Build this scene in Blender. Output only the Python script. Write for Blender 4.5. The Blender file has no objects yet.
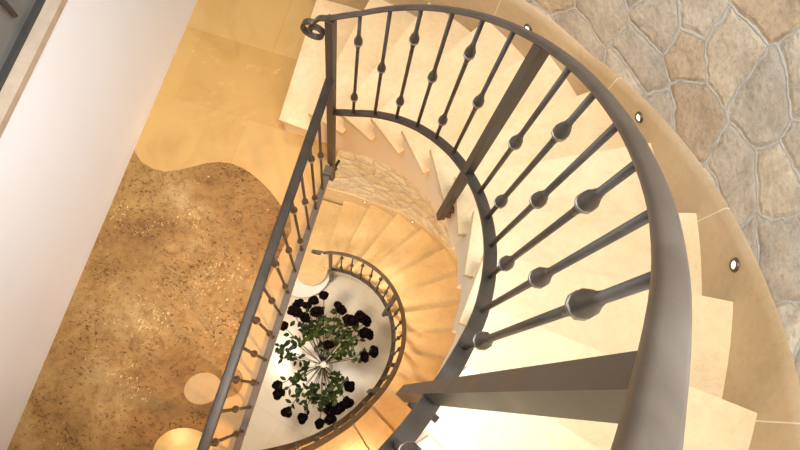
import bpy, bmesh, math, random
from mathutils import Vector, Matrix, noise
random.seed(7)
COL = bpy.context.scene.collection
PI = math.pi
rad = math.radians

# ------------------------------------------------------------------ helpers
def link(name, bm, mat, parent=None, smooth=False, loc=None):
    me = bpy.data.meshes.new(name)
    bmesh.ops.recalc_face_normals(bm, faces=bm.faces)
    bm.to_mesh(me); bm.free()
    if mat:
        for m in (mat if isinstance(mat, (list, tuple)) else [mat]):
            me.materials.append(m)
    if smooth:
        for p in me.polygons: p.use_smooth = True
    o = bpy.data.objects.new(name, me)
    COL.objects.link(o)
    if parent: o.parent = parent
    if loc: o.location = loc
    return o

def tag(o, label, cat, group=None):
    o['label'] = label; o['category'] = cat
    if group: o['group'] = group
    return o

def thing(name, label, cat, loc=(0, 0, 0), group=None):
    o = bpy.data.objects.new(name, None); COL.objects.link(o)
    o.location = loc; o.empty_display_size = .1
    return tag(o, label, cat, group)

def struct(name, bm, mat, smooth=False):
    o = link(name, bm, mat, None, smooth); o['kind'] = 'structure'
    return o

def add_box(bm, lo, hi):
    v = [bm.verts.new((x, y, z)) for x in (lo[0], hi[0]) for y in (lo[1], hi[1]) for z in (lo[2], hi[2])]
    for f in ((0,1,3,2),(4,6,7,5),(0,4,5,1),(2,3,7,6),(0,2,6,4),(1,5,7,3)):
        bm.faces.new([v[i] for i in f])

def box(lo, hi):
    bm = bmesh.new(); add_box(bm, lo, hi); return bm

def add_prism(bm, pts, z0, z1):
    a = [bm.verts.new((p[0], p[1], z0)) for p in pts]
    b = [bm.verts.new((p[0], p[1], z1)) for p in pts]
    n = len(pts)
    bm.faces.new(a[::-1]); bm.faces.new(b)
    for i in range(n):
        j = (i+1) % n
        bm.faces.new((a[i], a[j], b[j], b[i]))
    return a, b

def bevel(bm, w, seg=2):
    es = [e for e in bm.edges if len(e.link_faces) == 2 and e.calc_face_angle(0) > .5]
    bmesh.ops.bevel(bm, geom=es, offset=w, segments=seg, profile=.5, affect='EDGES')

def sweep(bm, path, profile, sides, rolls=None):
    """profile: (across, up) points; sides: across direction for each path point."""
    rings = []
    n = len(path)
    for i, p in enumerate(path):
        p = Vector(p)
        t = (Vector(path[min(i+1, n-1)]) - Vector(path[max(i-1, 0)])).normalized()
        s = Vector(sides[i]); s = (s - t*s.dot(t)).normalized()
        u = t.cross(s)
        if rolls:
            c, q = math.cos(rolls[i]), math.sin(rolls[i]); s, u = s*c - u*q, u*c + s*q
        rings.append([bm.verts.new(p + s*a + u*b) for a, b in profile])
    m = len(profile)
    for i in range(n-1):
        for j in range(m):
            k = (j+1) % m
            bm.faces.new((rings[i][j], rings[i][k], rings[i+1][k], rings[i+1][j]))
    bm.faces.new(rings[0][::-1]); bm.faces.new(rings[-1])

def lathe(bm, p0, axis, prof, seg=10, cap=True):
    """prof: (distance along axis, radius)"""
    p0 = Vector(p0); axis = Vector(axis).normalized()
    s = axis.orthogonal().normalized(); t = axis.cross(s)
    rings = []
    for d, r in prof:
        c = p0 + axis*d
        rings.append([bm.verts.new(c + (s*math.cos(2*PI*k/seg) + t*math.sin(2*PI*k/seg))*max(r, 1e-4)) for k in range(seg)])
    for a, b in zip(rings, rings[1:]):
        for k in range(seg):
            l = (k+1) % seg
            bm.faces.new((a[k], a[l], b[l], b[k]))
    if cap:
        bm.faces.new(rings[0][::-1]); bm.faces.new(rings[-1])

def lerp_tab(x, tab):
    """piecewise linear, tab sorted by increasing x, clamped"""
    if x <= tab[0][0]: return tab[0][1]
    for (a, u), (b, v) in zip(tab, tab[1:]):
        if x <= b: return u + (v-u)*(x-a)/(b-a)
    return tab[-1][1]

def pol(c, r, deg, z=None):
    x = c[0] + r*math.cos(rad(deg)); y = c[1] + r*math.sin(rad(deg))
    return (x, y) if z is None else (x, y, z)

# ------------------------------------------------------------------ materials
class NT:
    def __init__(s, name):
        s.m = bpy.data.materials.new(name); s.m.use_nodes = True
        s.t = s.m.node_tree; s.p = s.t.nodes['Principled BSDF']
    def n(s, typ, **kw):
        nd = s.t.nodes.new(typ)
        for k, v in kw.items():
            if k in nd.inputs.keys(): nd.inputs[k].default_value = v
            else: setattr(nd, k, v)
        return nd
    def l(s, a, b): s.t.links.new(a, b)
    def ramp(s, fac, stops, interp='LINEAR'):
        r = s.n('ShaderNodeValToRGB'); e = r.color_ramp.elements
        r.color_ramp.interpolation = interp
        while len(e) < len(stops): e.new(.5)
        for i, (p, c) in enumerate(stops):
            e[i].position = p; e[i].color = (*c, 1) if len(c) == 3 else c
        s.l(fac, r.inputs['Fac']); return r.outputs['Color']
    def mix(s, fac, a, b, mode='MIX'):
        x = s.n('ShaderNodeMix', data_type='RGBA', blend_type=mode)
        for sock, v in ((x.inputs[0], fac), (x.inputs[6], a), (x.inputs[7], b)):
            if hasattr(v, 'is_linked'): s.l(v, sock)
            elif isinstance(v, (int, float)): sock.default_value = v
            else: sock.default_value = (*v, 1)
        return x.outputs[2]
    def coord(s, which='Object', scale=(1, 1, 1), rot=(0, 0, 0)):
        tc = s.n('ShaderNodeTexCoord'); mp = s.n('ShaderNodeMapping')
        mp.inputs['Scale'].default_value = scale; mp.inputs['Rotation'].default_value = rot
        s.l(tc.outputs[which], mp.inputs['Vector']); return mp.outputs['Vector']
    def noise(s, vec, scale, detail=4, rough=.55, dist=0):
        nd = s.n('ShaderNodeTexNoise'); nd.inputs['Scale'].default_value = scale
        nd.inputs['Detail'].default_value = detail; nd.inputs['Roughness'].default_value = rough
        nd.inputs['Distortion'].default_value = dist
        s.l(vec, nd.inputs['Vector']); return nd.outputs['Fac']
    def bump(s, h, strength=.3, dist=.01, prev=None):
        b = s.n('ShaderNodeBump'); b.inputs['Strength'].default_value = strength; b.inputs['Distance'].default_value = dist
        s.l(h, b.inputs['Height'])
        if prev: s.l(prev, b.inputs['Normal'])
        return b.outputs['Normal']
    def out(s, color=None, rough=None, normal=None, metallic=None):
        for k, v in (('Base Color', color), ('Roughness', rough), ('Normal', normal), ('Metallic', metallic)):
            if v is None: continue
            if hasattr(v, 'is_linked'): s.l(v, s.p.inputs[k])
            elif isinstance(v, (int, float)): s.p.inputs[k].default_value = v
            else: s.p.inputs[k].default_value = (*v, 1)
        return s.m

def limestone(name, dark, mid, light, rough=.32, veins=True):
    n = NT(name); v = n.coord()
    f = n.noise(v, 2.6, 5, .6, .6)
    c = n.ramp(f, [(.3, dark), (.5, mid), (.72, light)])
    f2 = n.noise(v, 38, 3, .6)
    c = n.mix(n.ramp(f2, [(.62, (0, 0, 0)), (.72, (1, 1, 1))]), c, [x*.82 for x in mid], 'MIX') if False else c
    fine = n.ramp(f2, [(.3, (.9, .89, .87)), (.6, (1, 1, 1))])
    c = n.mix(.7, c, fine, 'MULTIPLY')
    if veins:
        w = n.noise(v, 3.4, 6, .7, 1.4)
        vn = n.ramp(w, [(.485, (1, 1, 1)), (.497, (.74, .64, .50)), (.502, (.74, .64, .50)), (.512, (1, 1, 1))])
        c = n.mix(.22, c, vn, 'MULTIPLY')
    nb = n.bump(f2, .08, .004)
    return n.out(c, rough, nb)

M = {}
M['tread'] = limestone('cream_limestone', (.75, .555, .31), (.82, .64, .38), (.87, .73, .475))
M['tread_low'] = limestone('lamp_warmed_limestone', (.62, .43, .21), (.69, .50, .26), (.76, .59, .34), .19)  # same stone as the upper treads, warm lamplight put into its colour
def skirting():
    m = limestone('skirting_limestone', (.52, .36, .19), (.59, .42, .24), (.66, .49, .31), .4)
    n = NT.__new__(NT); n.m = m; n.t = m.node_tree; n.p = n.t.nodes['Principled BSDF']
    tc = n.n('ShaderNodeTexCoord'); sp = n.n('ShaderNodeSeparateXYZ'); n.l(tc.outputs['UV'], sp.inputs[0])
    a = n.n('ShaderNodeMath', operation='MULTIPLY_ADD'); n.l(sp.outputs['X'], a.inputs[0]); a.inputs[1].default_value = 1/.615; a.inputs[2].default_value = .4487/.615
    f = n.n('ShaderNodeMath', operation='FRACT'); n.l(a.outputs[0], f.inputs[0])
    g = n.n('ShaderNodeMath', operation='LESS_THAN'); n.l(f.outputs[0], g.inputs[0]); g.inputs[1].default_value = .0065
    src = n.p.inputs['Base Color'].links[0].from_socket
    c = n.mix(g.outputs[0], src, (.80, .68, .50))
    return n.out(c)
M['skirt'] = skirting()

def honey_floor():
    n = NT('honey_marble_tiles'); v = n.coord()
    br = n.n('ShaderNodeTexBrick'); n.l(v, br.inputs['Vector'])
    br.offset = .37; br.squash = 1.0
    br.inputs['Color1'].default_value = (.56, .335, .10, 1); br.inputs['Color2'].default_value = (.64, .415, .15, 1)
    br.inputs['Mortar'].default_value = (.52, .30, .09, 1)
    br.inputs['Scale'].default_value = 1; br.inputs['Mortar Size'].default_value = .0015
    br.inputs['Brick Width'].default_value = .62; br.inputs['Row Height'].default_value = .41; br.inputs['Bias'].default_value = -.1
    f = n.noise(v, 3.2, 6, .62, .9)
    c = n.mix(.75, br.outputs['Color'], n.ramp(f, [(.28, (.80, .72, .58)), (.5, (.98, .96, .93)), (.72, (1.0, 1.0, 1.0))]), 'MULTIPLY')
    w = n.noise(v, 5.5, 7, .72, 1.8)
    vn = n.ramp(w, [(.60, (0, 0, 0)), (.70, (1, 1, 1))])
    c = n.mix(n.mix(.35, (0, 0, 0), vn), c, (.82, .60, .28))
    return n.out(c, .38, n.bump(f, .05, .004))
M['honey'] = honey_floor()

def travertine():
    n = NT('rough_travertine'); v = n.coord(scale=(1, 1, 1)); 
    f = n.noise(v, 2.3, 6, .65, .5)
    c = n.ramp(f, [(.3, (.20, .095, .020)), (.45, (.29, .152, .040)), (.57, (.36, .205, .062)), (.72, (.47, .31, .13))])
    f2 = n.noise(v, 22, 5, .65, .4)
    c = n.mix(.8, c, n.ramp(f2, [(.3, (.62, .52, .40)), (.5, (1, 1, 1)), (.7, (1.18, 1.16, 1.1))]), 'MULTIPLY')
    # pits
    msk = n.noise(v, 4.5, 3, .5)
    h = n.noise(n.coord(scale=(1.0, 1.5, 1), rot=(0, 0, .5)), 64, 4, .6, .9)
    pit = n.ramp(n.mix(.25, h, msk), [(.385, (1, 1, 1)), (.425, (0, 0, 0))])
    c = n.mix(n.mix(.85, (0, 0, 0), pit), c, (.085, .035, .01))
    # pale specks, clustered
    h2 = n.noise(n.coord(scale=(1.2, 1, 1), rot=(0, 0, -.7)), 74, 4, .6, .8)
    m2 = n.noise(v, 2.6, 3, .6, .8)
    sp = n.ramp(n.mix(.42, h2, m2), [(.60, (0, 0, 0)), (.645, (1, 1, 1))])
    c = n.mix(n.mix(.75, (0, 0, 0), sp), c, (.78, .58, .25))
    nb = n.bump(pit, .6, -.004); nb = n.bump(f2, .25, .004, nb)
    n.p.inputs['Specular IOR Level'].default_value = .3
    return n.out(c, .6, nb)
M['travertine'] = travertine()

def ground_marble():
    n = NT('pale_marble_tiles'); v = n.coord(rot=(0, 0, .27))
    br = n.n('ShaderNodeTexBrick'); n.l(v, br.inputs['Vector'])
    br.offset = .4
    br.inputs['Color1'].default_value = (.80, .72, .60, 1); br.inputs['Color2'].default_value = (.72, .61, .46, 1)
    br.inputs['Mortar'].default_value = (.66, .56, .43, 1)
    br.inputs['Scale'].default_value = 1; br.inputs['Mortar Size'].default_value = .002
    br.inputs['Brick Width'].default_value = .72; br.inputs['Row Height'].default_value = .46; br.inputs['Bias'].default_value = -.35
    f = n.noise(v, 3, 6, .6, .8)
    c = n.mix(.6, br.outputs['Color'], n.ramp(f, [(.3, (.86, .82, .76)), (.6, (1, 1, 1))]), 'MULTIPLY')
    return n.out(c, .22)
M['marble'] = ground_marble()

def plaster(name, col, amt=.06):
    n = NT(name); v = n.coord()
    f = n.noise(v, 1.7, 3, .5)
    c = n.ramp(f, [(.3, [x*(1-amt) for x in col]), (.7, col)])
    return n.out(c, .7, n.bump(n.noise(v, 60, 3), .06, .002))
M['white'] = plaster('white_plaster', (.90, .91, .925), .02)
M['string'] = plaster('cream_plaster', (.86, .73, .53))
M['string_low'] = plaster('white_string_plaster', (.86, .83, .76))

def stonewall(name, warm=1.0, mortar=(.60, .55, .48), scale=4.3, pal=None):
    n = NT(name)
    tc = n.n('ShaderNodeTexCoord'); uv = tc.outputs['UV']
    nz = n.n('ShaderNodeTexNoise'); nz.inputs['Scale'].default_value = 5.5; nz.inputs['Detail'].default_value = 4
    nz.inputs['Roughness'].default_value = .6
    n.l(uv, nz.inputs['Vector'])
    sub = n.n('ShaderNodeVectorMath', operation='SUBTRACT'); n.l(nz.outputs['Color'], sub.inputs[0]); sub.inputs[1].default_value = (.5, .5, .5)
    sc = n.n('ShaderNodeVectorMath', operation='SCALE'); n.l(sub.outputs[0], sc.inputs[0]); sc.inputs['Scale'].default_value = .085
    ad = n.n('ShaderNodeVectorMath', operation='ADD'); n.l(uv, ad.inputs[0]); n.l(sc.outputs[0], ad.inputs[1])
    def vor(feature):
        x = n.n('ShaderNodeTexVoronoi', voronoi_dimensions='2D', feature=feature)
        x.inputs['Scale'].default_value = scale; x.inputs['Randomness'].default_value = .95
        n.l(ad.outputs[0], x.inputs['Vector']); return x
    edge = vor('DISTANCE_TO_EDGE').outputs['Distance']
    cell = vor('F1').outputs['Color']
    sep = n.n('ShaderNodeSeparateColor'); n.l(cell, sep.inputs[0])
    pal = pal or [(.54, .43, .31), (.62, .50, .36), (.60, .53, .44), (.67, .58, .46), (.56, .50, .43), (.68, .61, .51)]
    base = n.ramp(sep.outputs[0], [(i/len(pal), c) for i, c in enumerate(pal)], 'CONSTANT')
    f = n.noise(uv, 9, 7, .68, .15)
    c = n.mix(.85, base, n.ramp(f, [(.25, (.60, .55, .50)), (.48, (1.0, .98, .96)), (.72, (1.3, 1.27, 1.2))]), 'MULTIPLY')
    c = n.mix(.6, c, n.ramp(n.noise(uv, 48, 6, .75, .3), [(.34, (.60, .56, .52)), (.47, (1, 1, 1)), (.64, (1.28, 1.26, 1.22))]), 'MULTIPLY')
    f3 = n.noise(uv, 3.7, 5, .6, 1.2)
    c = n.mix(n.ramp(f3, [(.56, (0, 0, 0)), (.70, (.45, .45, .45))]), c, (.52, .37, .22))
    # ragged joint
    ed = n.n('ShaderNodeMath', operation='MULTIPLY_ADD')
    n.l(n.noise(uv, 11, 5, .7), ed.inputs[0]); ed.inputs[1].default_value = .075; n.l(edge, ed.inputs[2])
    mm = n.ramp(ed.outputs[0], [(.056, (1, 1, 1)), (.074, (0, 0, 0))])
    mc = n.mix(.6, mortar, n.ramp(n.noise(uv, 40, 3), [(.3, (.8, .8, .8)), (.7, (1.1, 1.1, 1.1))]), 'MULTIPLY')
    c = n.mix(mm, c, mc)
    hump = n.ramp(ed.outputs[0], [(.045, (.42, .42, .42)), (.066, (.0, .0, .0)), (.13, (.72, .72, .72)), (.3, (1, 1, 1))])
    nb = n.bump(hump, .55, .022)
    nb = n.bump(f, .65, .02, nb)
    nb = n.bump(n.noise(uv, 55, 5, .65), .6, .006, nb)
    return n.out(c, .8, nb)
M['stone'] = stonewall('fieldstone_cladding', mortar=(.68, .65, .60), scale=5.0)
M['stone_low'] = stonewall('pale_fieldstone', mortar=(.82, .73, .58), scale=6.2,
                           pal=[(.84, .75, .58), (.80, .68, .48), (.86, .78, .62), (.78, .66, .47), (.85, .76, .60)])

def iron(name='wrought_iron', k=1.0, met=.4, r0=.42):
    n = NT(name); v = n.coord()
    f = n.noise(v, 14, 5, .6)
    c = n.ramp(f, [(.3, (.074*k, .058*k, .044*k)), (.7, (.118*k, .098*k, .080*k))])
    return n.out(c, n.ramp(f, [(.3, (r0, r0, r0)), (.7, (r0+.14, r0+.14, r0+.14))]), n.bump(n.noise(v, 70, 3), .12, .002), met)
M['iron'] = iron()
M['rail'] = iron('polished_sheen_iron', 1.75, .7, .36)  # smoother iron, with skylight sheen put into its lighter colour
def iron_band():
    n = NT('bright_iron_rings'); return n.out((.42, .40, .37), .35, None, .9)
M['band'] = iron_band()
n = NT('dark_window_metal'); M['win'] = n.out((.055, .052, .048), .5, None, .3)
n = NT('grey_glazing'); v = n.coord(); M['glass'] = n.out(n.ramp(n.noise(v, 5, 3), [(.3, (.12, .125, .115)), (.7, (.17, .17, .16))]), .3)
n = NT('steel_rim'); M['steel'] = n.out((.16, .13, .10), .4, None, .8)
n = NT('lamp_lens'); n.p.inputs['Emission Color'].default_value = (1, .93, .82, 1); n.p.inputs['Emission Strength'].default_value = 2.5
M['lens'] = n.out((.9, .88, .85), .3)
n = NT('dark_petals'); n.p.inputs['Specular IOR Level'].default_value = .08; M['petal'] = n.out((.006, .0025, .003), .9)
n = NT('rose_leaf'); v = n.coord(); n.p.inputs['Specular IOR Level'].default_value = .15; M['leaf'] = n.out(n.ramp(n.noise(v, 9, 2), [(.35, (.006, .011, .003)), (.55, (.024, .040, .007)), (.8, (.085, .105, .016))]), .45)
n = NT('rose_stem'); M['stem'] = n.out((.035, .035, .014), .6)
n = NT('white_ceramic'); M['ceramic'] = n.out((.82, .78, .70), .25)
n = NT('sill_stone'); v = n.coord(); M['sill'] = n.out(n.ramp(n.noise(v, 12, 5, .6), [(.3, (.42, .31, .21)), (.7, (.55, .43, .31))]), .5)

# ------------------------------------------------------------------ the plan
C1 = (-.532, .389)         # upper flight: centre of railing and outer wall
N1 = (-.62, .39)           # upper flight: nosing lines meet here
C2 = (-.365, .40); N2 = (-.44, .39)
RISE = .167
ZG = -3.40
RW1, RW2 = 1.558, 1.40     # outer wall faces
RS1, RS2 = .842, .735      # string faces
RAIL1 = [(-40, .748), (-27, .762), (-19, .776), (-11, .786), (3.5, .796), (18, .804), (32.5, .807), (47, .802), (54.3, .794), (61.5, .784), (68.8, .771), (77, .762)]
ZR1 = [(-18.3, 2.780), (-3.8, 2.567), (10.7, 2.354), (25.2, 2.140), (39.8, 1.922), (47, 1.810), (54.3, 1.697), (61.5, 1.581), (68.8, 1.463), (76, 1.36)]
def rail1_z(t):   # underside of upper handrail
    if t < -18.3: return 2.780 + (-18.3-t)*.01475
    if t > 76: return 1.36 - (t-76)*.011
    return lerp_tab(t, ZR1)
def rail1_r(t): return lerp_tab(t, RAIL1)
def bar1_r(t): return lerp_tab(t, [(-40, .770), (-27, .7705)] + RAIL1[2:])
def rail2_z(t): return -2.045 + .0152*(90-t)
def rail2_r(t): return lerp_tab(t, [(-95, .80), (-75, .745), (-55, .705), (-35, .68)])
HB = .7225                 # bottom bar below handrail
def nos1_z(t): return RISE*(4 + (59.9-t+2.8)/10.85)     # nosing line at outer wall (angle about C1)
def nos2_z(t): return -2.89 + .0154*(90-t)

# ------------------------------------------------------------------ setting
struct('floor', box((-2.6, -2.6, ZG-.1), (2.2, 3.4, ZG)), M['marble'])
struct('floor_landing', box((-1.335, -1.6, -.22), (-.362, 3.3, 0)), M['honey'])

def inlay(name, pts, mat, z0, z1):
    bm = bmesh.new(); add_prism(bm, pts, z0, z1); return struct(name, bm, mat)
top = [(-1.333, .892), (-1.305, .862), (-1.272, .838), (-1.21, .823), (-1.146, .826), (-1.08, .857), (-1.015, .900), (-.96, .935), (-.905, .958), (-.85, .968), (-.79, .964),
       (-.74, .950), (-.68, .925), (-.612, .888), (-.54, .835), (-.47, .79), (-.44, .72)]
ring = [(-.50 + .075*math.cos(rad(a)), -.075 + .075*math.sin(rad(a))) for a in range(80, -91, -17)]
right = [(-.455, .60), (-.47, .45), (-.475, .30), (-.475, .10)] + ring + [(-.478, -.25), (-.478, -1.6)]
inlay('floor_inlay', [(-1.333, -1.6)] + top + right, M['travertine'], -.01, .002)
def disc(name, c, rx, ry, rot, mat, z1):
    pts = []
    for k in range(40):
        a = 2*PI*k/40; x = rx*math.cos(a); y = ry*math.sin(a)
        pts.append((c[0]+x*math.cos(rot)-y*math.sin(rot), c[1]+x*math.sin(rot)+y*math.cos(rot)))
    return inlay(name, pts, mat, -.01, z1)
M['disc'] = limestone('golden_disc_stone', (.44, .27, .085), (.50, .32, .115), (.57, .38, .15), .28, False)
M['disc2'] = limestone('pale_gold_disc_stone', (.56, .37, .11), (.63, .44, .14), (.70, .51, .19), .13, False)
disc('floor_disc', (-.598, -.135), .086, .072, .5, M['disc'], .0035)
disc('floor_disc', (-.585, -.425), .135, .105, .2, M['disc2'], .0035)

# white wall with the window above
struct('wall_left', box((-1.52, -2.6, ZG), (-1.335, 3.4, 1.06)), M['white'])
struct('trim_1', box((-1.52, -2.6, 1.06), (-1.331, 3.4, 1.092)), M['sill'])
bm = box((-1.52, -2.6, 3.0), (-1.335, 3.4, 5.2)); struct('wall_left_upper', bm, M['white'])
wn = bpy.data.objects.new('window_1', None); COL.objects.link(wn); wn['kind'] = 'structure'; wn.location = (-1.40, .5, 1.092)
def wpart(name, lo, hi, mat):
    o = link(name, box([a-b for a, b in zip(lo, wn.location)], [a-b for a, b in zip(hi, wn.location)]), mat, wn); return o
bm = bmesh.new()
for y0, y1, z0, z1 in ((-2.6, 3.4, 1.092, 1.112), (-2.6, 3.4, 2.94, 3.0), (-2.6, -2.5, 1.1, 3), (3.3, 3.4, 1.1, 3)):
    add_box(bm, (-1.42+1.40, y0-.5, z0-1.092), (-1.381+1.40, y1-.5, z1-1.092))
link('window_frame', bm, M['win'], wn)
wpart('window_pane', (-1.412, -2.5, 1.112), (-1.400, 3.3, 2.94), M['glass'])
bm = bmesh.new()
lathe(bm, (.046, .372, .148), (0, -.02, 1), [(0, .006), (.002, .0095), (.02, .010), (.16, .010), (.163, .006)], 12)
lathe(bm, (-.012, .369, .27), (1, 0, 0), [(0, .012), (.056, .010)], 10)
link('window_handle', bm, M['win'], wn, True)

# curved stone wall above the stair
def ring_wall(name, c, r0, r1, t0, t1, zlo, zhi, mat, step=3.0, zstep=.25):
    """zlo, zhi functions of the angle; UVs are metres along the inner face"""
    bm = bmesh.new(); uvl = bm.loops.layers.uv.new('UVMap')
    n = int(abs(t1-t0)/step); cols = []
    m = 12
    for i in range(n+1):
        t = t0 + (t1-t0)*i/n
        def P(r, z):
            if t > 90: return (c[0] - (t-90)*rad(1)*r0, c[1]+r, z)
            return pol(c, r, t, z)
        inner = [(bm.verts.new(P(r0, zlo(t)+(zhi(t)-zlo(t))*j/m)), (r0*rad(-t), zlo(t)+(zhi(t)-zlo(t))*j/m)) for j in range(m+1)]
        outer = [(bm.verts.new(P(r1, zlo(t)+(zhi(t)-zlo(t))*j/m)), (r1*rad(-t), zlo(t)+(zhi(t)-zlo(t))*j/m)) for j in range(m+1)]
        cols.append(inner + outer[::-1])
    k = len(cols[0])
    def face(vs):
        f = bm.faces.new([v[0] for v in vs])
        for lp, v in zip(f.loops, vs): lp[uvl].uv = v[1]
        f.smooth = False
    for a, b in zip(cols, cols[1:]):
        for j in range(k):
            l = (j+1) % k
            face((a[j], a[l], b[l], b[j]))
    face(cols[0][::-1]); face(cols[-1])
    return struct(name, bm, mat, True)

def skirt1_top(t): return nos1_z(t) + .112 + max(0, min(1, (t-45)/15))*.11
ring_wall('wall_right', C1, RW1+.012, RW1+.25, 96, -100, lambda t: -.25, lambda t: 5.2, M['stone'])
ring_wall('baseboard_right', C1, RW1, RW1+.03, 95, -99, lambda t: nos1_z(t)-.42, skirt1_top, M['skirt'], 2.0)
def skirt2_top(t): return max(nos2_z(t)+.115, -2.66)
ring_wall('wall_lower', C2, RW2+.012, RW2+.12, 129, -100, lambda t: ZG, lambda t: max(-.2, min(nos1_z(t)-.62, 2)), M['stone_low'])
ring_wall('baseboard_lower', C2, RW2, RW2+.02, 128.8, -99, lambda t: max(ZG, nos2_z(t)-.42), skirt2_top, M['tread_low'], 2.0)

# outer shell of the house (behind the curved walls)
struct('wall_back', box((-1.52, 3.4, ZG), (2.2, 3.55, 5.2)), M['white'])
struct('wall_front', box((-1.52, -2.75, ZG), (2.2, -2.6, 5.2)), M['white'])
struct('wall_outer', box((2.2, -2.75, ZG), (2.35, 3.55, 5.2)), M['white'])

# ------------------------------------------------------------------ stairs
def tread_poly(N, ang, dang, C, rin, rtip, rout, over=2.2):
    """slab between nosing line at ang and a back line a little under the next nosing"""
    def hit(a, r):
        d = (math.cos(rad(a)), math.sin(rad(a)))
        ex, ey = N[0]-C[0], N[1]-C[1]
        b = ex*d[0]+ey*d[1]; cc = ex*ex+ey*ey-r*r
        s = -b + math.sqrt(b*b-cc)
        return (N[0]+d[0]*s, N[1]+d[1]*s)
    back = ang - dang - over
    outer = [hit(ang + (back-ang)*k/6, rout) for k in range(7)]
    return [hit(ang, rin)] + outer + [hit(back, rtip)]

def make_tread(N, ang, dang, C, rin, rtip, rout, z, mat, th=.036, bv=.006):
    bm = bmesh.new(); add_prism(bm, tread_poly(N, ang, dang, C, rin, rtip, rout), z-th, z)
    bevel(bm, bv, 3); return bm

def string_mesh(C, r0, r1, ztop, zbot, t0, t1, step=2.0):
    bm = bmesh.new(); n = int(abs(t1-t0)/step); cols = []
    for i in range(n+1):
        t = t0 + (t1-t0)*i/n
        cols.append([bm.verts.new(pol(C, r, t, z)) for r, z in ((r0(t) if callable(r0) else r0, zbot(t)), (r0(t) if callable(r0) else r0, ztop(t)), (r1, ztop(t)), (r1, zbot(t)))])
    for a, b in zip(cols, cols[1:]):
        for j in range(4):
            l = (j+1) % 4
            bm.faces.new((a[j], a[l], b[l], b[j]))
    bm.faces.new(cols[0][::-1]); bm.faces.new(cols[-1]); return bm

def riser_mesh(N, ang, C, rin, rout, z0, z1):
    d = (math.cos(rad(ang-1.0)), math.sin(rad(ang-1.0)))
    nrm = (d[1], -d[0])
    def hit(r):
        ex, ey = N[0]-C[0], N[1]-C[1]
        b = ex*d[0]+ey*d[1]; cc = ex*ex+ey*ey-r*r
        s = -b + math.sqrt(b*b-cc); return (N[0]+d[0]*s, N[1]+d[1]*s)
    a, b = hit(rin), hit(rout)
    bm = bmesh.new()
    add_prism(bm, [a, b, (b[0]+nrm[0]*.018, b[1]+nrm[1]*.018), (a[0]+nrm[0]*.018, a[1]+nrm[1]*.018)], z0, z1)
    return bm

st1 = thing('curved_staircase', 'upper curved flight of cream limestone treads climbing beside the fieldstone wall', 'staircase', (C1[0], C1[1], 0))
st2 = thing('curved_staircase', 'lower curved flight of limestone treads tinted warm as by lamplight going down to the pale marble floor', 'staircase', (C2[0], C2[1], ZG))
def under(o, root):
    o.parent = root; o.matrix_parent_inverse = Matrix.Translation(-Vector(root.location)); return o

NT1 = 17
for i in range(1, NT1+1):
    a = 59.9 - 10.85*(i-4)
    rt = .815 if i > 1 else .83
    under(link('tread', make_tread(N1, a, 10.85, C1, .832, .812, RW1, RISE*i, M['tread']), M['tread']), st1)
    under(link('riser', riser_mesh(N1, a, C1, .85, RW1, RISE*(i-1), RISE*i-.036), M['tread']), st1)
def s1_top(t): return nos1_z(t) - .235
def s1_bot(t): return max(nos1_z(t) - .455, -.22)
bm1 = string_mesh(C1, RS1, RW1+.005, s1_top, s1_bot, 95, -88)
for i in range(1, NT1+1):
    a = 59.9 - 10.85*(i-4)
    add_prism(bm1, tread_poly(N1, a-1.2, 10.85, C1, RS1, RS1, RW1, 0), max(-.21, RISE*i-.31), RISE*i-.037)
under(link('soffit', bm1, M['string']), st1)

ZL = lambda k: ZG + .17*k
for k in range(3, 20):
    a = 90 - 10.9*(k-3)
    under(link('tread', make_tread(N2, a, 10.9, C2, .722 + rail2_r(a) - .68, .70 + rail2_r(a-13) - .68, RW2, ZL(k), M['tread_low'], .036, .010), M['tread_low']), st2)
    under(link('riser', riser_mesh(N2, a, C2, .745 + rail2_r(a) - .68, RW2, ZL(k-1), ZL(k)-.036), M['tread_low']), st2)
def s2_top(t): return nos2_z(t) - .235
def s2_bot(t): return max(nos2_z(t) - .47, ZG)
bm1 = string_mesh(C2, lambda t: RS2 + rail2_r(t) - .68, RW2+.005, s2_top, s2_bot, 92, -92)
for k in range(3, 20):
    add_prism(bm1, tread_poly(N2, 88.8 - 10.9*(k-3), 10.9, C2, RS2 + rail2_r(88.8-10.9*(k-3)) - .68, RS2 + rail2_r(76-10.9*(k-3)) - .68, RW2, 0), max(ZG, ZL(k)-.31), ZL(k)-.037)
under(link('soffit', bm1, M['string_low']), st2)
# rounded starting steps
def bull(cx, cy, r, x0, x1, ytop, z0, z1, ins=0):
    pts = [(x1, ytop), (x0, ytop)]
    pts += [(cx + r*math.cos(rad(a)), cy + r*math.sin(rad(a))) for a in range(180, 361, 9)]
    bm = bmesh.new(); add_prism(bm, pts, z0, z1); return bm
for k, (cx, cy, r) in ((1, (-.64, 1.08, .275)), (2, (-.548, 1.075, .150))):
    bm = bull(cx, cy, r, cx-r, cx+r, RW2+C2[1]-.01, ZL(k)-.04, ZL(k)); bevel(bm, .008, 2)
    under(link('tread', bm, M['string_low'] if k == 1 else M['tread_low']), st2)
    under(link('riser', bull(cx, cy, r-.025, cx-r+.025, cx+r-.025, RW2+C2[1]-.01, ZL(k-1), ZL(k)-.04), M['string_low']), st2)

# ------------------------------------------------------------------ railings
HPROF = [(-.0125, .0), (-.014, .004), (-.0135, .009), (-.008, .0122), (0, .0132), (.008, .0122), (.0135, .009), (.014, .004), (.0125, .0)]
HPROF2 = [(a*1.3, b) for a, b in HPROF]
FLAT = [(-.0155, -.005), (-.0155, .005), (.0155, .005), (.0155, -.005)]

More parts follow.
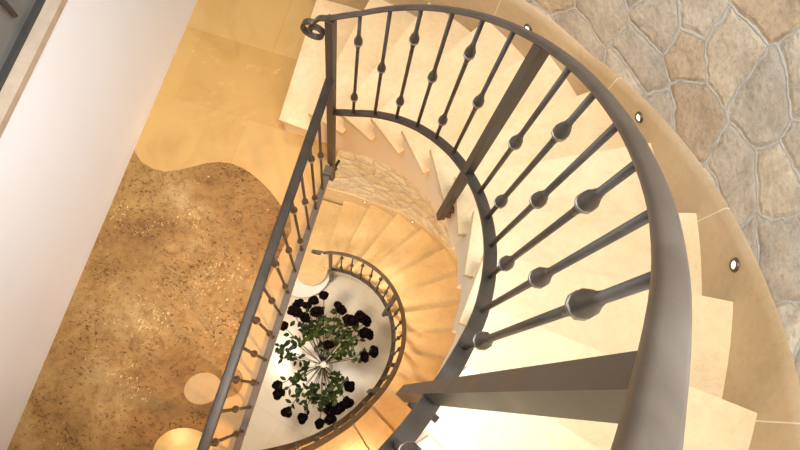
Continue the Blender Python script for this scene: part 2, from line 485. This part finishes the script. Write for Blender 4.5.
def radial(t): return (math.cos(rad(t)), math.sin(rad(t)), 0)
KN = [(-.052, .0062), (-.040, .0072), (-.026, .0100), (-.012, .0142), (-.004, .0150), (.002, .0142), (.004, .0120)]
KN2 = [(.011, .0118), (.022, .0095), (.036, .0070), (.050, .0062)]
RG = [(.0035, .0125), (.0045, .0150), (.0065, .0155), (.0075, .0135), (.0085, .0150), (.0105, .0150), (.0115, .0120)]
def make_baluster(root, x, y, z0, z1, two, axis=None, seg=10):
    """plain bar with one or two forged knuckles"""
    L = z1 - z0
    bm = bmesh.new()
    lathe(bm, (x, y, z0), (0, 0, 1), [(0, .0062), (L, .0062)], seg)
    lathe(bm, (x, y, z0), (0, 0, 1), [(0, .0085), (.004, .0085), (.006, .0062)], seg)
    b = under(link('baluster', bm, M['iron'], None, True), root)
    for fr in ((.22, .80) if two else (.485,)):
        zc = z1 - L*fr
        bm = bmesh.new()
        lathe(bm, (x, y, zc), (0, 0, -1), KN + KN2, seg)
        kn = link('knuckle', bm, M['iron'], None, True); under(kn, root)
        kn.parent = b; kn.matrix_parent_inverse = Matrix.Identity(4)
        bm = bmesh.new(); lathe(bm, (x, y, zc), (0, 0, -1), RG, seg)
        rg = link('knuckle_ring', bm, M['band'], None, True)
        rg.parent = b; rg.matrix_parent_inverse = Matrix.Identity(4)
    return b

def make_newel(root, C, r, t, z0, z1, bolts=(), rs=None, w=.015, slope=0):
    bm = bmesh.new()
    x, y = pol(C, r, t); c, s = math.cos(rad(t)), math.sin(rad(t))
    pts = [(x + a*c - b*s, y + a*s + b*c) for a, b in ((-w, -w), (w, -w), (w, w), (-w, w))]
    _, tp = add_prism(bm, pts, z0, z1)
    for vv, bb in zip(tp, (-w, -w, w, w)): vv.co.z -= slope*bb
    bevel(bm, .0025, 1)
    nw = under(link('newel_post', bm, M['iron']), root)
    for dz in bolts:
        bm = bmesh.new()
        lathe(bm, pol(C, r+w-.002, t, z0+dz), (c, s, 0), [(0, .008), (.007, .008), (.008, .0165), (.024, .0165), (.026, .008), (max(.028, rs-r-w+.006), .008)], 12)
        bo = link('bolt', bm, M['iron'], None, True)
        bo.parent = nw; bo.matrix_parent_inverse = Matrix.Identity(4)
    return nw

def volute(root, p, d, w=.010, r0=.052, drop=.012, lead=.055):
    """rail end curling down in the vertical plane of direction d"""
    d = Vector(d).normalized(); up = Vector((0, 0, 1)); side = up.cross(d)
    path = []
    p = Vector(p)
    for k in range(5): path.append(p + d*lead*k/4 - up*drop*(k/4)**2)
    e = path[-1]
    c = e - up*r0
    n = 46
    for k in range(1, n):
        a = PI/2 - 2*PI*1.42*k/n
        r = r0*(1 - .70*k/n)
        path.append(c + d*r*math.cos(a) + up*r*math.sin(a))
    bm = bmesh.new()
    sweep(bm, path, [(-w, -.0045), (-w, .0045), (w, .0045), (w, -.0045)], [side]*len(path))
    return under(link('scroll', bm, M['iron'], None, False), root)

def curved_rail(root, C, rf, zf0, t0, t1, bals, newels, rs, tstr, dz=None, rf2=None, rb=None):
    rb = rb or rf
    zf = lambda t: zf0(t) + (dz(t) if dz else 0)
    n = int((t0-t1)/2.0)
    ts = [t0 + (t1-t0)*i/n for i in range(n+1)]
    bm = bmesh.new(); sweep(bm, [pol(C, rf(t), t, zf(t)) for t in ts], HPROF, [radial(t) for t in ts], [rf2(t) for t in ts] if rf2 else None)
    under(link('handrail', bm, M['rail'], None, True), root)
    tb = [t for t in ts if t <= tstr]
    bm = bmesh.new(); sweep(bm, [pol(C, rb(t), t, zf0(t)-HB) for t in tb], FLAT, [radial(t) for t in tb])
    under(link('bottom_bar', bm, M['iron'], None, False), root)
    for t, two in bals:
        x, y = pol(C, rb(t), t)
        make_baluster(root, x, y, zf0(t)-HB+.004, zf(t)+.003, two)
    for t, z0 in newels:
        make_newel(root, C, rb(t) - (.0055 if t < 0 else 0), t, z0, zf(t)+.003, (.03, .095), rs, .0135, (zf(t-1)-zf(t+1))/(2*rad(1)*rf(t)))

r1 = thing('stair_railing', 'upper wrought iron railing sweeping round the cream limestone flight, its scroll over the landing', 'railing', (C1[0], C1[1], RISE))
TA, TB, TC = 76.6, 25.2, -26.6
def bank(t): return rad(lerp_tab(t, [(-10, 0), (35, 14), (80, 16)]))
def lift(t): return lerp_tab(t, [(-26, .027), (-5, .020), (25, .013), (50, .004), (80, .0)])
bals = [(68.8-7.26*k, k % 2 == 0) for k in range(6)] + [(18.0-7.26*k, k % 2 == 1) for k in range(6)] + [(-33.9-7.26*k, k % 2 == 0) for k in range(5)]
curved_rail(r1, C1, rail1_r, rail1_z, TA+2, -68, bals, [(TB, .905), (TC, 1.745)], RS1, TA, lift, bank, bar1_r)
make_newel(r1, C1, rail1_r(TA), TA, -.26, rail1_z(TA)+.002, (.10,), RS1)
te = TA+2
volute(r1, pol(C1, rail1_r(te), te, rail1_z(te)+.007), (-1, .05, 0), r0=.050, drop=.045, lead=.034)

r2 = thing('stair_railing', 'lower wrought iron railing curving around the pale marble floor and flowers', 'railing', (C2[0], C2[1], ZG))
bals = [(80.5-8.3*k, k % 2 == 0) for k in range(6)] + [(22.5-8.3*k, k % 2 == 1) for k in range(6)] + [(-35.5-8.3*k, k % 2 == 0) for k in range(6)]
curved_rail(r2, C2, rail2_r, rail2_z, 93, -95, bals, [(89, ZG+.02), (30.7, rail2_z(30.7)-HB-.44), (-27.5, rail2_z(-27.5)-HB-.44)], RS2, 89)
volute(r2, pol(C2, .68, 93, rail2_z(93)+.008), (-1, -.05, -.1), r0=.05, lead=.07)

r3 = thing('landing_railing', 'straight wrought iron railing along the open edge of the travertine landing', 'railing', (-.352, 0, 0))
xa = -.352
bm = bmesh.new()
sweep(bm, [(xa, 1.108, .975), (xa, -1.35, .975)], HPROF2, [(1, 0, 0)]*2)
under(link('handrail', bm, M['iron'], None, True), r3)
bm = bmesh.new(); sweep(bm, [(xa, 1.06, .055), (xa, -1.35, .055)], FLAT, [(1, 0, 0)]*2)
under(link('bottom_bar', bm, M['iron']), r3)
for k in range(20):
    y = -.266 + .1117*(k-8)
    if y > 1.05: break
    make_baluster(r3, xa, y, .058, .978, k % 2 == 0)
bm = box((xa-.02, 1.035, .0), (xa+.02, 1.085, .075)); bevel(bm, .003, 1); under(link('foot_bracket', bm, M['iron']), r3)
bm = box((xa-.015, -1.38, 0), (xa+.015, -1.35, .98)); bevel(bm, .002, 1); under(link('newel_post', bm, M['iron']), r3)

# ------------------------------------------------------------------ step lights
def step_light(C, R, t, z, label, group, sc=1.0):
    p = Vector(pol(C, R, t, z)); d = Vector((-math.cos(rad(t)), -math.sin(rad(t)), 0))
    o = thing('step_light', label, 'light', p, group)
    bm = bmesh.new(); lathe(bm, p - d*.004, d, [(0, .024*sc), (.008, .024*sc), (.011, .021*sc), (.011, .0135*sc), (.006, .013*sc)], 24)
    under(link('rim', bm, M['steel'], None, True), o)
    bm = bmesh.new(); lathe(bm, p - d*.004, d, [(0, .0125*sc), (.0085, .0125*sc), (.011, .008*sc), (.0115, .002)], 24)
    under(link('lens', bm, M['lens'], None, True), o)
for t, lab in ((55.4, 'round step light highest in the picture, half hidden behind the upper handrail'),
               (32.7, 'middle round step light in the skirting under the fieldstone wall'),
               (9.9, 'lit round step light in the skirting nearest the viewer, right of the handrail')):
    step_light(C1, RW1, t, skirt1_top(t)-(.080 if t < 50 else .125), lab, 'step lights in the upper skirting', .9)
for t, lab in ((84.5, 'small step light by the lowest treads of the lower flight'),
               (64.0, 'small step light higher up the skirting of the lower flight')):
    step_light(C2, RW2, t, skirt2_top(t)-.05, lab, 'step lights in the lower skirting', .75)

# ------------------------------------------------------------------ vase and roses
VX, VY, VZ = -.165, .235, -2.86
v = thing('vase', 'slim pale vase standing on the marble floor at the centre of the dark flowers', 'vase', (VX, VY, ZG))
bm = bmesh.new()
lathe(bm, (VX, VY, ZG), (0, 0, 1), [(0, .085), (.01, .09), (.03, .085), (.10, .06), (.25, .045), (.42, .042), (.52, .05), (.54, .054), (.54, .048), (.50, .043), (.30, .036), (.1, .03)], 24)
under(link('body', bm, M['ceramic'], None, True), v)
bm = bmesh.new(); lathe(bm, (VX, VY, ZG+.53), (0, 0, 1), [(0, .053), (.006, .058), (.013, .056), (.013, .048), (.004, .047)], 24)
under(link('rim', bm, M['ceramic'], None, True), v)

CAMZ = 3.246
ROSES = [(324,296),(314,301.5),(298,304),(292,311),(297,313),(308,306),(284,327),(338.5,307),(341,311),(347,320),(352,321),(360,317.5),(366,321),(368.5,334),(364,333.5),(373.5,351.5),(364,357.5),(328.5,345),
         (278,385),(279,394),(287.5,411),(303,418),(350,386),(347,402),(339.5,407),(320,423),(331,409),(335.5,409),(330,418.5),(317,312),(305,318)]
GREEN = [(300,322),(308,328),(318,331),(330,325),(338,335),(350,345),(345,335),(290,340),(280,352),(275,345),(312,318),(326,314),(354,330),(341,352),(355,350),(285,358),(297,395),(305,402),(313,408),(322,412),(334,398),(341,390),(292,378),(300,370),(340,380),(327,402),(310,392)]
CR = Vector((.95822, .26816, .09951)); CD = Vector((.28498, -.92479, -.25209)); CF = Vector((.02442, .26992, -.96257))
CR.normalize(); CF.normalize(); CD = CF.cross(CR).normalized()
FPX = 649.9
def spot(px, py, z):
    """floor-plan position of a bloom seen at a photo coordinate and standing at height z"""
    d = CR*(px-400) + CD*(py-225) + CF*FPX
    s = (z-CAMZ)/d.z
    return Vector((d.x*s, d.y*s, z))

def add_leaf(bm, p, d, n, L, w):
    d = d.normalized(); s = d.cross(n).normalized(); n = s.cross(d)
    rows = [(0, .05), (.2, .7), (.45, 1), (.7, .75), (1, .04)]
    prev = None
    for f, ww in rows:
        c = p + d*L*f - n*(L*.25*f*f)
        row = [bm.verts.new(c - s*w*ww + n*w*.25*ww), bm.verts.new(c), bm.verts.new(c + s*w*ww + n*w*.25*ww)]
        if prev:
            for j in range(2): bm.faces.new((prev[j], prev[j+1], row[j+1], row[j]))
        prev = row

def add_bloom(bm, p, axis, R, rng):
    axis = axis.normalized(); s0 = axis.orthogonal().normalized(); t0 = axis.cross(s0)
    lathe(bm, p - axis*R*.45, axis, [(0, R*.12), (R*.25, R*.4), (R*.6, R*.46), (R*.95, R*.35), (R*1.05, R*.1)], 9)
    for lay, (cnt, op, rr) in enumerate(((4, .35, .75), (5, .75, 1.0), (6, 1.15, 1.15))):
        for k in range(cnt):
            a = 2*PI*(k + rng.random()*.5)/cnt + lay
            out = s0*math.cos(a) + t0*math.sin(a); tan = axis.cross(out)
            kk = rng.uniform(.68, 1.18)
            prev = None
            for i in range(5):
                f = i/4; th = op*f
                c = p + out*(R*kk*(.25 + .66*rr*math.sin(th+.25)*f**.7)) + axis*(R*(-.45 + 1.2*f*math.cos(th*.9)))
                hw = R*.50*math.sin(PI*(.12+.70*f))*rr*kk
                row = [bm.verts.new(c + tan*hw*q - out*R*.18*abs(q)) for q in (-1, -.4, .4, 1)]
                if prev:
                    for j in range(3): bm.faces.new((prev[j], prev[j+1], row[j+1], row[j]))
                prev = row

def sector(px, py):
    if py > 375:
        return 'lower left' if px < 296 else ('lower right' if px > 334 else 'lowest edge')
    if px < 312: return 'upper left'
    if px < 344: return 'upper middle'
    return 'right'
for i, (px, py) in enumerate(ROSES + GREEN):
    is_rose = i < len(ROSES)
    rng = random.Random(100+i)
    rr = math.hypot(px-322, py-360)
    z = -2.36 + rng.uniform(-.10, .12) - .0016*max(0, rr-45) if is_rose else -2.50 + rng.uniform(-.1, .1)
    P = spot(px, py, z)
    od = Vector((P.x-VX, P.y-VY, 0)).normalized()*.038
    base = Vector((VX + od.x + rng.uniform(-.008, .008), VY + od.y + rng.uniform(-.008, .008), VZ + .02))
    mid = base.lerp(P, .5) + Vector((0, 0, .10))
    path = [base*(1-f)**2 + mid*2*f*(1-f) + P*f*f for f in [k/8 for k in range(9)]]
    path.insert(0, Vector((VX + (base.x-VX)*.4, VY + (base.y-VY)*.4, VZ-.12)))
    axis = (path[-1]-path[-2]).normalized()
    name = 'rose' if is_rose else 'leafy_sprig'
    sec = sector(px, py)
    if is_rose: o = thing(name, 'dark rose bloom at the %s of the bouquet in the pale vase' % sec, 'flower', P, 'dark roses in the vase')
    else: o = thing(name, 'green leafy sprig among the roses at the %s of the bouquet' % sec, 'foliage', P, 'leafy sprigs in the vase')
    bm = bmesh.new()
    ring = []
    for k, p in enumerate(path):
        t = (path[min(k+1, len(path)-1)]-path[max(k-1, 0)]).normalized(); s = t.orthogonal().normalized(); u = t.cross(s)
        r = .0035 if is_rose else .0028
        ring.append([bm.verts.new(p + s*r*math.cos(2*PI*q/5) + u*r*math.sin(2*PI*q/5)) for q in range(5)])
    for a, b in zip(ring, ring[1:]):
        for q in range(5): bm.faces.new((a[q], a[(q+1) % 5], b[(q+1) % 5], b[q]))
    under(link('stem', bm, M['stem'], None, True), o)
    bm = bmesh.new()
    cnt = rng.randint(5, 8) if is_rose else rng.randint(9, 13)
    for k in range(cnt):
        f = rng.uniform(.5, .95) if is_rose else rng.uniform(.6, 1.0)
        q = path[1 + min(7, int(f*8))].lerp(path[min(9, 2 + min(7, int(f*8)))], rng.random())
        q = q + Vector((rng.uniform(-.02, .02), rng.uniform(-.02, .02), rng.uniform(-.01, .03)))
        a = rng.uniform(0, 2*PI)
        d = Vector((math.cos(a), math.sin(a), rng.uniform(-.3, .5)))
        nn = Vector((rng.uniform(-.6, .6), rng.uniform(-.6, .6), 1)).normalized()
        add_leaf(bm, q, d, nn, rng.uniform(.04, .065), rng.uniform(.013, .021))
    lf = under(link('leaves', bm, M['leaf'], None, True), o)
    if is_rose:
        bm = bmesh.new(); add_bloom(bm, P, axis*.5 + Vector((0, 0, .7)), rng.uniform(.050, .060), rng)
        under(link('bloom', bm, M['petal'], None, True), o)

# ------------------------------------------------------------------ light
def spot_lamp(name, loc, target, power, color, size, blend=.6, radius=.05):
    l = bpy.data.lights.new(name, 'SPOT'); l.energy = power; l.color = color; l.spot_size = rad(size); l.spot_blend = blend; l.shadow_soft_size = radius
    o = bpy.data.objects.new(name, l); COL.objects.link(o); o.location = loc
    o.rotation_euler = (Vector(target)-Vector(loc)).to_track_quat('-Z', 'Y').to_euler(); return o
WARM = (1.0, .62, .28); WARM2 = (1.0, .56, .22)
spot_lamp('landing_downlight', (-1.18, -.69, 2.9), (-.75, .3, 0), 6, WARM, 100, .8, .04)
spot_lamp('hall_downlight', (-1.1, 2.05, 2.9), (-.05, 1.5, .5), 42, (1, .58, .24), 62, 1.0, .08)
# downlight in the soffit of the upper flight, over the lower treads
spot_lamp('soffit_spot_and_fill', (.25, 1.62, .20), (.12, 1.1, -2.1), 6, WARM2, 120, .7, .03)
spot_lamp('soffit_spot_and_fill', (.84, .22, .80), (.45, .7, -1.6), 7, WARM2, 125, .7, .12)
spot_lamp('soffit_spot_and_fill', (.42, -.55, 1.55), (.45, .85, -2.0), 85, WARM2, 110, .8, .06)  # added uphill spot, placed to cast shade behind the lower nosings
spot_lamp('soffit_spot_and_fill', (-.72, .35, -.28), (-.25, .25, -3.4), 130, (1, .90, .74), 88, .6, .15)  # added fill under the landing to brighten the ground floor

def area(name, loc, target, power, color, sx, sy, spread=180):
    l = bpy.data.lights.new(name, 'AREA'); l.shape = 'RECTANGLE'; l.size = sx; l.size_y = sy; l.energy = power; l.color = color; l.spread = rad(spread)
    o = bpy.data.objects.new(name, l); COL.objects.link(o); o.location = loc
    o.rotation_euler = (Vector(target)-Vector(loc)).to_track_quat('-Z', 'Y').to_euler(); return o
area('overhead_fill', (.55, .10, 7.6), (.40, .45, 1.0), 56, (.95, .975, 1.0), 1.3, 1.3, 110)  # added daylight panel floating above the open stairwell
area('left_window', (-1.31, .5, 2.25), (1.0, .5, 1.2), 10, (.88, .94, 1.0), 1.5, 1.5, 130)
area('white_wall_fill', (.98, -.10, 3.9), (-1.335, .40, .70), 15, (.84, .92, 1.0), .8, .8, 50)  # added unseen panel that brightens the white wall
# added fill lamp above the ground floor to brighten the pale wall of the lower flight
spot_lamp('lower_wall_fill', (-.62, .62, -.34), (-.05, 1.78, -1.75), 42, (1, .84, .58), 95, .8, .12)

w = bpy.data.worlds.new('sky'); bpy.context.scene.world = w; w.use_nodes = True
bg = w.node_tree.nodes['Background']; bg.inputs['Color'].default_value = (.88, .94, 1.0, 1); bg.inputs['Strength'].default_value = .98

# ------------------------------------------------------------------ camera
cd = bpy.data.cameras.new('camera'); cd.sensor_width = 36; cd.lens = FPX/800*36; cd.clip_start = .01
cam = bpy.data.objects.new('camera', cd); COL.objects.link(cam)
U = -CD
cam.matrix_world = Matrix(((CR.x, U.x, -CF.x, 0), (CR.y, U.y, -CF.y, 0), (CR.z, U.z, -CF.z, CAMZ), (0, 0, 0, 1)))
sc = bpy.context.scene
sc.camera = cam
sc.view_settings.view_transform = 'Standard'; sc.view_settings.look = 'None'
sc.view_settings.exposure = 0.74; sc.view_settings.gamma = 1
try: sc.view_settings.use_curve_mapping = False
except Exception: pass
